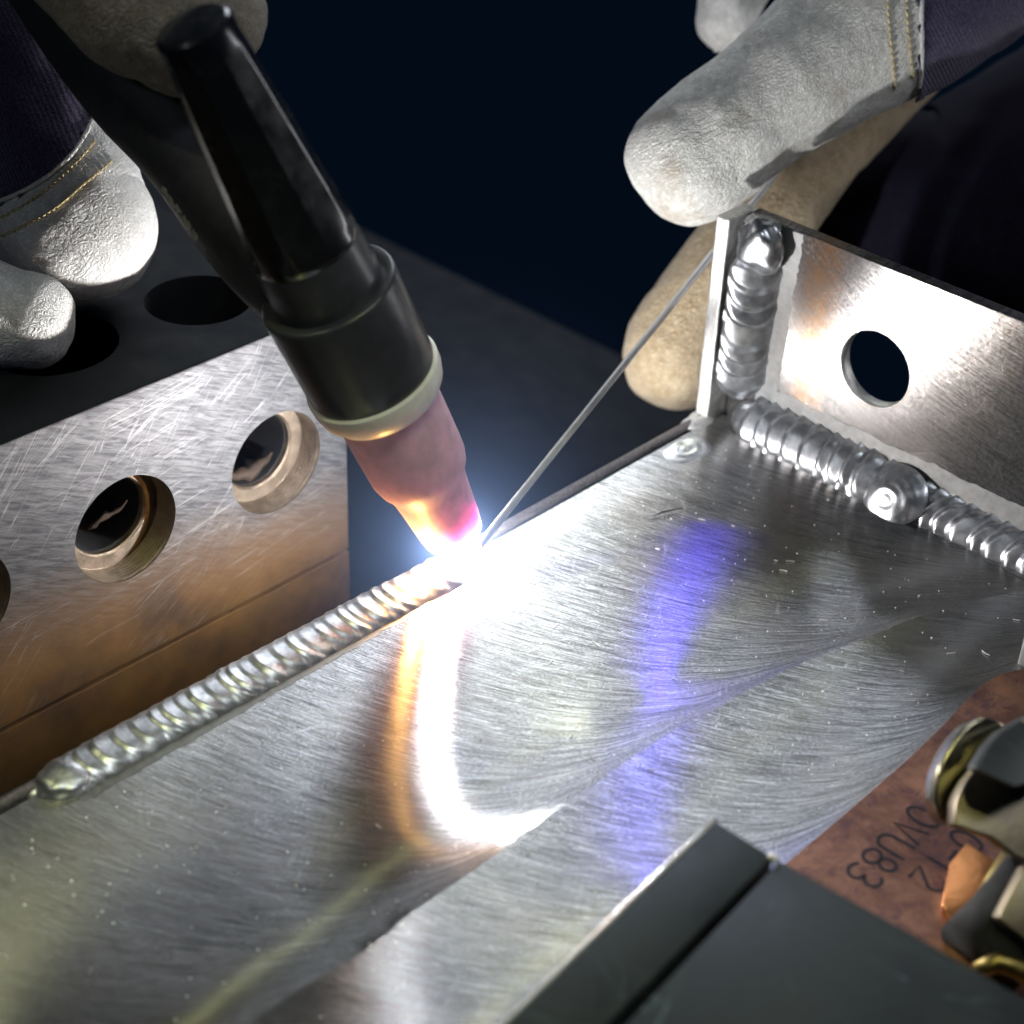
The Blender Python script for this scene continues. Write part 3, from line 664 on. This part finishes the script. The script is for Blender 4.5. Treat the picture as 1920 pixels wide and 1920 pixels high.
def stitches(src, line, parent, n, ln=0.10):
    bvh = bvh_of(src); P = cr([V((x, y, 0)) for x, y in line], 12)
    L = [0]
    for i in range(1, len(P)): L.append(L[-1] + (P[i] - P[i - 1]).length)
    def pt(s):
        for i in range(1, len(P)):
            if L[i] >= s: return P[i - 1].lerp(P[i], (s - L[i - 1]) / max(1e-6, L[i] - L[i - 1]))
        return P[-1]
    vs = []; fs = []
    for k in range(n):
        s0 = L[-1] * (k + 0.10) / n; s1 = L[-1] * (k + 0.86) / n; q = []
        for j in range(4):
            a = pt(s0 + (s1 - s0) * j / 3); p, nn = hit(bvh, a.x, a.y)
            if p is None: q = None; break
            q.append(p - ray(a.x, a.y).normalized() * (0.012 + 0.022 * math.sin(math.pi * j / 3)))
        if q:
            a, b_ = tube_vf(q, [0.016, 0.024, 0.024, 0.016], seg=6); o0 = len(vs); vs += a; fs += [tuple(i + o0 for i in f) for f in b_]
    if vs: mesh('stitching', vs, fs, M_thread, parent)
def hem(src, line, parent, r=0.035, m=None):
    bvh = bvh_of(src); q = []
    for p in cr([V((x, y, 0)) for x, y in line], 14):
        h_, nn = hit(bvh, p.x, p.y + 3)
        if h_: q.append(h_ + nn * 0.03)
    if len(q) > 2: tube('leather_hem', q, [r * (1 + 0.25 * noise.noise(c * 5)) for c in q], m or M_leather, parent, seg=8)
def icurve(line):
    def f(x):
        for (x0, y0), (x1, y1) in zip(line, line[1:]):
            if x0 <= x <= x1: return y0 + (y1 - y0) * (x - x0) / (x1 - x0)
        return line[0][1] if x < line[0][0] else line[-1][1]
    return f

lg = empty('leather_glove', at(100, 250, 25.5), 'pale leather welding glove with dark knit back holding the torch, at the left', 'glove', 'welding gloves')
lf = fingers('glove_leather', [[(-120, -260, 30.2, 170), (-20, -20, 29.8, 160), (70, 220, 29.2, 150), (128, 380, 28.8, 145), (150, 422, 28.7, 140)]], M_leather, lg)
seam = [(-200, 470), (-80, 415), (0, 376), (60, 348), (110, 312), (150, 266), (180, 203), (230, 60), (300, -200)]
sf_ = icurve(seam)
def keepL(c):
    x, y, d_ = proj(c); return y < sf_(x) + 3 * math.sin(x * 0.4)
cloth_cover('knit_back', lf, keepL, M_fabric, lg)
hem(lf, seam[1:7], lg)
stitches(lf, [(-40, 425), (20, 398), (80, 360), (135, 312), (180, 262)], lg, 26)
stitches(lf, [(-40, 455), (30, 430), (100, 392), (160, 342), (212, 300)], lg, 28)
fingers('glove_leather', [[(-330, 470, 27.9, 120), (-150, 545, 27.8, 110), (-20, 590, 27.7, 104), (42, 600, 27.7, 96)]], M_leather, lg)
fingers('glove_leather', [[(-60, -330, 24.4, 150), (150, -130, 24.3, 150), (290, -10, 24.2, 165), (345, 30, 24.2, 150)]], M_leatherbrown, lg)  # brownish finger behind the torch, its shade put into the darker leather
fingers('glove_leather', [[(350, -220, 28.2, 90), (405, -90, 28.2, 82), (404, -60, 28.2, 78)]], M_leather, lg)

rg = empty('leather_glove', at(1500, 200, 31), 'pale leather welding glove with two stitched seams pinching the filler rod, at the upper right', 'glove', 'welding gloves')
rf = fingers('glove_leather', [[(2050, -260, 31.5, 175), (1880, -120, 31.2, 170), (1740, -20, 31.0, 165), (1600, 70, 30.9, 150), (1500, 140, 30.8, 134), (1420, 206, 30.8, 124), (1350, 256, 30.8, 128), (1304, 296, 30.8, 124)]], M_leatherR, rg)
seamR = 1727
cloth_cover('knit_back', rf, lambda c: proj(c)[0] > 1727 + 3 * math.sin(c.z * 9), M_fabric, rg)
hem(rf, [(1727, -20), (1727, 40), (1727, 90), (1726, 130), (1722, 158)], rg, 0.04)
stitches(rf, [(1664, -10), (1668, 50), (1674, 110), (1679, 168)], rg, 13)
stitches(rf, [(1700, -10), (1703, 50), (1708, 100), (1712, 148)], rg, 11)
fingers('glove_leather', [[(1760, 60, 35.6, 70), (1620, 215, 35.0, 66), (1530, 310, 34.6, 74), (1425, 435, 34.3, 94), (1335, 555, 34.1, 104), (1268, 664, 34.0, 100)]], M_leathertan, rg)
fingers('glove_leather', [[(1460, -160, 34.5, 75), (1385, -40, 34.5, 68), (1364, 40, 34.6, 58)]], M_leather, rg)
fingers('knit_palm', [[(2300, 150, 38, 260), (2000, 330, 38, 250), (1780, 400, 38, 210), (1700, 400, 38, 190)]], M_palm, rg, 0.09)
# frayed fibres along the cut edge of the thumb leather
vs = []; fs = []
for k in range(90):
    f = random.random(); x = 1190 + 180 * f + random.uniform(-4, 4); y = 590 - 190 * f + random.uniform(-4, 4); p = at(x + 14, y + 12, 33.6)
    d_ = (-RX * random.uniform(0.4, 1) + RY * random.uniform(0.2, 1) + RZ * random.uniform(-.4, .4)).normalized() * random.uniform(0.06, 0.2)
    a, b_ = tube_vf([p, p + d_ * 0.5 + RX * random.uniform(-.02, .02), p + d_], [0.010, 0.008, 0.004], seg=4); o0 = len(vs); vs += a; fs += [tuple(i + o0 for i in q) for q in b_]
tag(mesh('frayed_fibres', vs, fs, M_leatherbrown, rg), kind='stuff')

# ================================================================== COPPER PLATE, its lettering
ZC = 0.14
cp = empty('copper_plate', (9, -6, ZC), 'tarnished copper plate etched with two rows of characters, at the lower right', 'copper plate')
pl = [(1500, 1598), (1600, 1512), (1700, 1425), (1768, 1360), (1800, 1325), (1828, 1297), (1850, 1279), (1875, 1264), (1905, 1256), (1940, 1253), (2120, 1262), (2200, 1700), (1900, 2100), (1560, 1900), (1440, 1650)]
bm = slab_bm([on(2, ZC, *q) for q in pl], V((0, 0, -0.132)), 0.012, 2); bm_obj('plate', bm, M_copper, cp)
ARCP = lambda cx, cy, rx, ry, a0, a1, n=10: [(cx + rx * math.cos(math.radians(a0 + (a1 - a0) * i / n)), cy + ry * math.sin(math.radians(a0 + (a1 - a0) * i / n))) for i in range(n + 1)]
GL = {'0': [ARCP(.3, .5, .3, .5, 0, 360, 22)], 'V': [[(0, 1), (.3, 0), (.6, 1)]], 'U': [[(0, 1), (0, .3)] + ARCP(.3, .3, .3, .3, 180, 360) + [(.6, 1)]],
      '8': [ARCP(.3, .75, .23, .25, -90, 270, 18), ARCP(.3, .25, .3, .25, -270, 90, 18)], '3': [ARCP(.28, .75, .26, .25, 150, -90, 12) + ARCP(.28, .25, .31, .25, 90, -150, 12)],
      '-': [[(.05, .5), (.55, .5)]], '1': [[(.12, .82), (.3, 1), (.3, 0)]], '2': [ARCP(.3, .72, .28, .28, 160, -20, 10) + [(.0, 0), (.62, 0)]]}
def text(s, o, bx, up, size, w, adv=0.86):
    """each character a flat etched stroke shape of its own"""
    x = 0; nz = V((0, 0, 1))
    for ch in s:
        vs = []; fs = []
        for st in GL.get(ch, []):
            P = [o + bx * ((x + a) * size) + up * (b * size) for a, b in st]; base = len(vs)
            closed = (P[0] - P[-1]).length < 1e-3
            for i, p in enumerate(P):
                d0 = (P[min(i + 1, len(P) - 1)] - P[max(i - 1, 0)]).normalized()
                if closed and i in (0, len(P) - 1): d0 = (P[1] - P[-2]).normalized()
                s_ = d0.cross(nz) * w / 2
                vs += [p - s_, p + s_]
            for i in range(len(P) - 1): fs.append((base + 2 * i, base + 2 * i + 1, base + 2 * i + 3, base + 2 * i + 2))
        if vs:
            mesh('character', vs, fs, M_ink, cp, False)
        x += adv * (0.75 if ch == '-' else 1)
zl = ZC + 0.005
# baseline runs down-left in the picture, tops of the letters point down-right
a = on(2, zl, 1713, 1506); b2 = on(2, zl, 1612, 1606); bx = (b2 - a).normalized(); up = V((0, 0, 1)).cross(bx).normalized()
text('0VU83', a, bx, up, 0.46, 0.052, 0.80)
a2 = on(2, zl, 1778, 1548); text('0-12', a2 - bx * 0.05 + up * 0.10, bx, up, 0.44, 0.050, 0.80)

# ================================================================== CLAMP at the right edge
cl = empty('spring_clamp', at(1850, 1500, 21.5), 'worn nickel plated clamp with a curled lip, gripping the copper plate at the right edge', 'clamp')
def pslab(name, px, d, th, m, parent, bv=0.03, seg=3, tilt=(0, 0)):
    """outline at distance d (tilted by cm per 100 px), extruded straight back along the view of a flat part lying there"""
    cx = sum(p[0] for p in px) / len(px); cy = sum(p[1] for p in px) / len(px)
    P = [at(x, y, d + (x - cx) / 100 * tilt[0] + (y - cy) / 100 * tilt[1]) for x, y in px]
    nn = (P[1] - P[0]).cross(P[-1] - P[0]).normalized()
    if nn.dot(RZ) > 0: nn = -nn
    nn = -RZ * 0.8 + V((0, 0, -1)) * 0.2
    return bm_obj(name, slab_bm(P, nn.normalized() * th, bv, seg), m, parent, True, 0.7)
lip = cr([V((x, y, 0)) for x, y in [(1752, 1505), (1757, 1452), (1782, 1398), (1818, 1356), (1852, 1345), (1888, 1366), (1868, 1412), (1845, 1452), (1825, 1500), (1808, 1540), (1785, 1548), (1763, 1535)]], 3)
pslab('curled_lip', [(p.x, p.y) for p in lip], 21.6, 0.55, M_nickel, cl, 0.20, 6, (0.15, -0.1))
pslab('jaw_shade', [(1826, 1440), (1850, 1398), (1876, 1370), (1925, 1341), (1990, 1326), (1990, 1452), (1905, 1478)], 21.0, 0.40, M_bar, cl, 0.05, 4, (0.5, -1.0))  # dark piece added for the shadow across the upper jaw
jaw = [(1790, 1548), (1792, 1505), (1812, 1462), (1838, 1430), (1850, 1402), (1876, 1374), (1925, 1345), (1990, 1330), (1990, 1640), (1905, 1605), (1862, 1572)]
pslab('jaw_plate', jaw, 21.1, 0.40, M_nickelmatte, cl, 0.035, 3, (0.10, -0.30))
pslab('jaw_slot', [(1868, 1572), (1898, 1496), (1906, 1500), (1876, 1576)], 20.98, 0.10, M_pitch, cl, 0.005, 1, (0.10, -0.30))
pslab('lower_plate', [(1870, 1722), (1922, 1624), (1990, 1600), (1990, 1800), (1922, 1762)], 20.6, 0.30, M_nickelmatte, cl, 0.03, 3, (0.1, -0.2))
bm_obj('copper_wedge', slab_bm([on(2, ZC + 0.16, *q) for q in [(1780, 1618), (1812, 1578), (1878, 1620), (1866, 1664), (1820, 1728), (1786, 1732), (1766, 1694)]], V((0.02, 0.0, -0.17)), 0.03, 3), M_bright_cu, cl, True, 0.5)
tube('brass_sleeve', [at(1935, 1575, 21.9), at(1885, 1660, 21.7), at(1835, 1752, 21.4)], [0.24, 0.26, 0.26], M_brass, cl, seg=36)
tube('clamp_shank', [at(1960, 1640, 21.6), at(1890, 1740, 21.3), at(1830, 1800, 21.1)], [0.5, 0.55, 0.55], M_pitch, cl, seg=32)
tube('brass_ring', [at(1830, 1822, 20.6), at(1870, 1803, 20.6), at(1915, 1818, 20.6), at(1960, 1860, 20.6)], [0.10, 0.13, 0.14, 0.14], M_brass, cl, seg=20)

# ================================================================== FOREGROUND BARS
ZB = 2.1
bar = empty('steel_bar', on(2, ZB, 1300, 1700), 'narrow dark steel bar with a bright left edge, nearest at the bottom', 'steel bar', 'dark clamp bars in front')
bm = slab_bm([on(2, ZB, *q) for q in [(1340, 1536), (1452, 1606), (1040, 2020), (860, 2000)]], V((0, 0, -1.1)), 0.045, 3)
bm_obj('bar_body', bm, M_bar, bar, True, 0.4)
e0 = on(2, ZB - 0.01, 1342, 1536); e1 = on(2, ZB - 0.01, 862, 2000)
tube('lit_edge_strip', [e0.lerp(e1, k / 8) for k in range(9)], [0.035] * 9, M_rod, bar, seg=12)  # bright strip added for the light caught along the left edge
bar2 = empty('steel_bar', on(2, ZB, 1600, 1850), 'wide dark steel block filling the bottom right corner, beside the narrow bar', 'steel bar', 'dark clamp bars in front')
bm = slab_bm([on(2, ZB - 0.02, *q) for q in [(1461, 1611), (1700, 1742), (1960, 1893), (1960, 2060), (1066, 2030)]], V((0, 0, -1.1)), 0.045, 3)
bm_obj('bar_body', bm, M_bar, bar2, True, 0.4)
blob('solder_drop', on(2, ZB, 1451, 1609), 0.07, 0.06, 0.05, M_rod, bar2, seed=4)

# ================================================================== LITTER ON THE PLATE
sl = on(2, 0.03, 1222, 968); s2 = on(2, 0.05, 1280, 952)
vs, fs = tube_vf([sl, sl.lerp(s2, 0.3) + V((0.0, 0.02, 0.02)), s2], [0.012, 0.016, 0.006], seg=6)
tag(mesh('metal_sliver', vs, fs, M_seam), 'short dark sliver of metal lying on the brushed plate beside the unwelded seam', 'metal sliver')
vs = []; fs = []
for k in range(420):
    x = random.uniform(0.3, 7.2); y = random.uniform(-16, -0.9); s_ = random.uniform(0.006, 0.014) * (1.7 if random.random() < 0.06 else 1); b0 = len(vs)
    c = V((x, y, s_ * 0.6)); vs += [c + V((s_, 0, 0)), c + V((0, s_, 0)), c - V((s_, 0, 0)), c - V((0, s_, 0)), c + V((0, 0, s_)), c - V((0, 0, s_))]
    fs += [tuple(b0 + i for i in t) for t in ((0, 1, 4), (1, 2, 4), (2, 3, 4), (3, 0, 4), (1, 0, 5), (2, 1, 5), (3, 2, 5), (0, 3, 5))]
for k in range(34):
    x = random.uniform(0.8, 7.0); y = random.uniform(-14, -1.5); th = random.uniform(0, 6.3); l = random.uniform(0.05, 0.16); c0 = random.uniform(-6, 6)
    P = [V((x, y, 0.015))]
    for j in range(6): th += c0 * l / 6 * 1.2; P.append(P[-1] + V((math.cos(th), math.sin(th), 0.08)) * l / 6)
    a, b_ = tube_vf(P, [0.0055] * 7, seg=4); o0 = len(vs); vs += a; fs += [tuple(i + o0 for i in q) for q in b_]
tag(mesh('dust_and_lint', vs, fs, simple('pale_dust', (0.8, 0.78, 0.74), 0.6), None, False), 'specks of dust and curled lint scattered over the brushed plate', 'dust', kind='stuff')
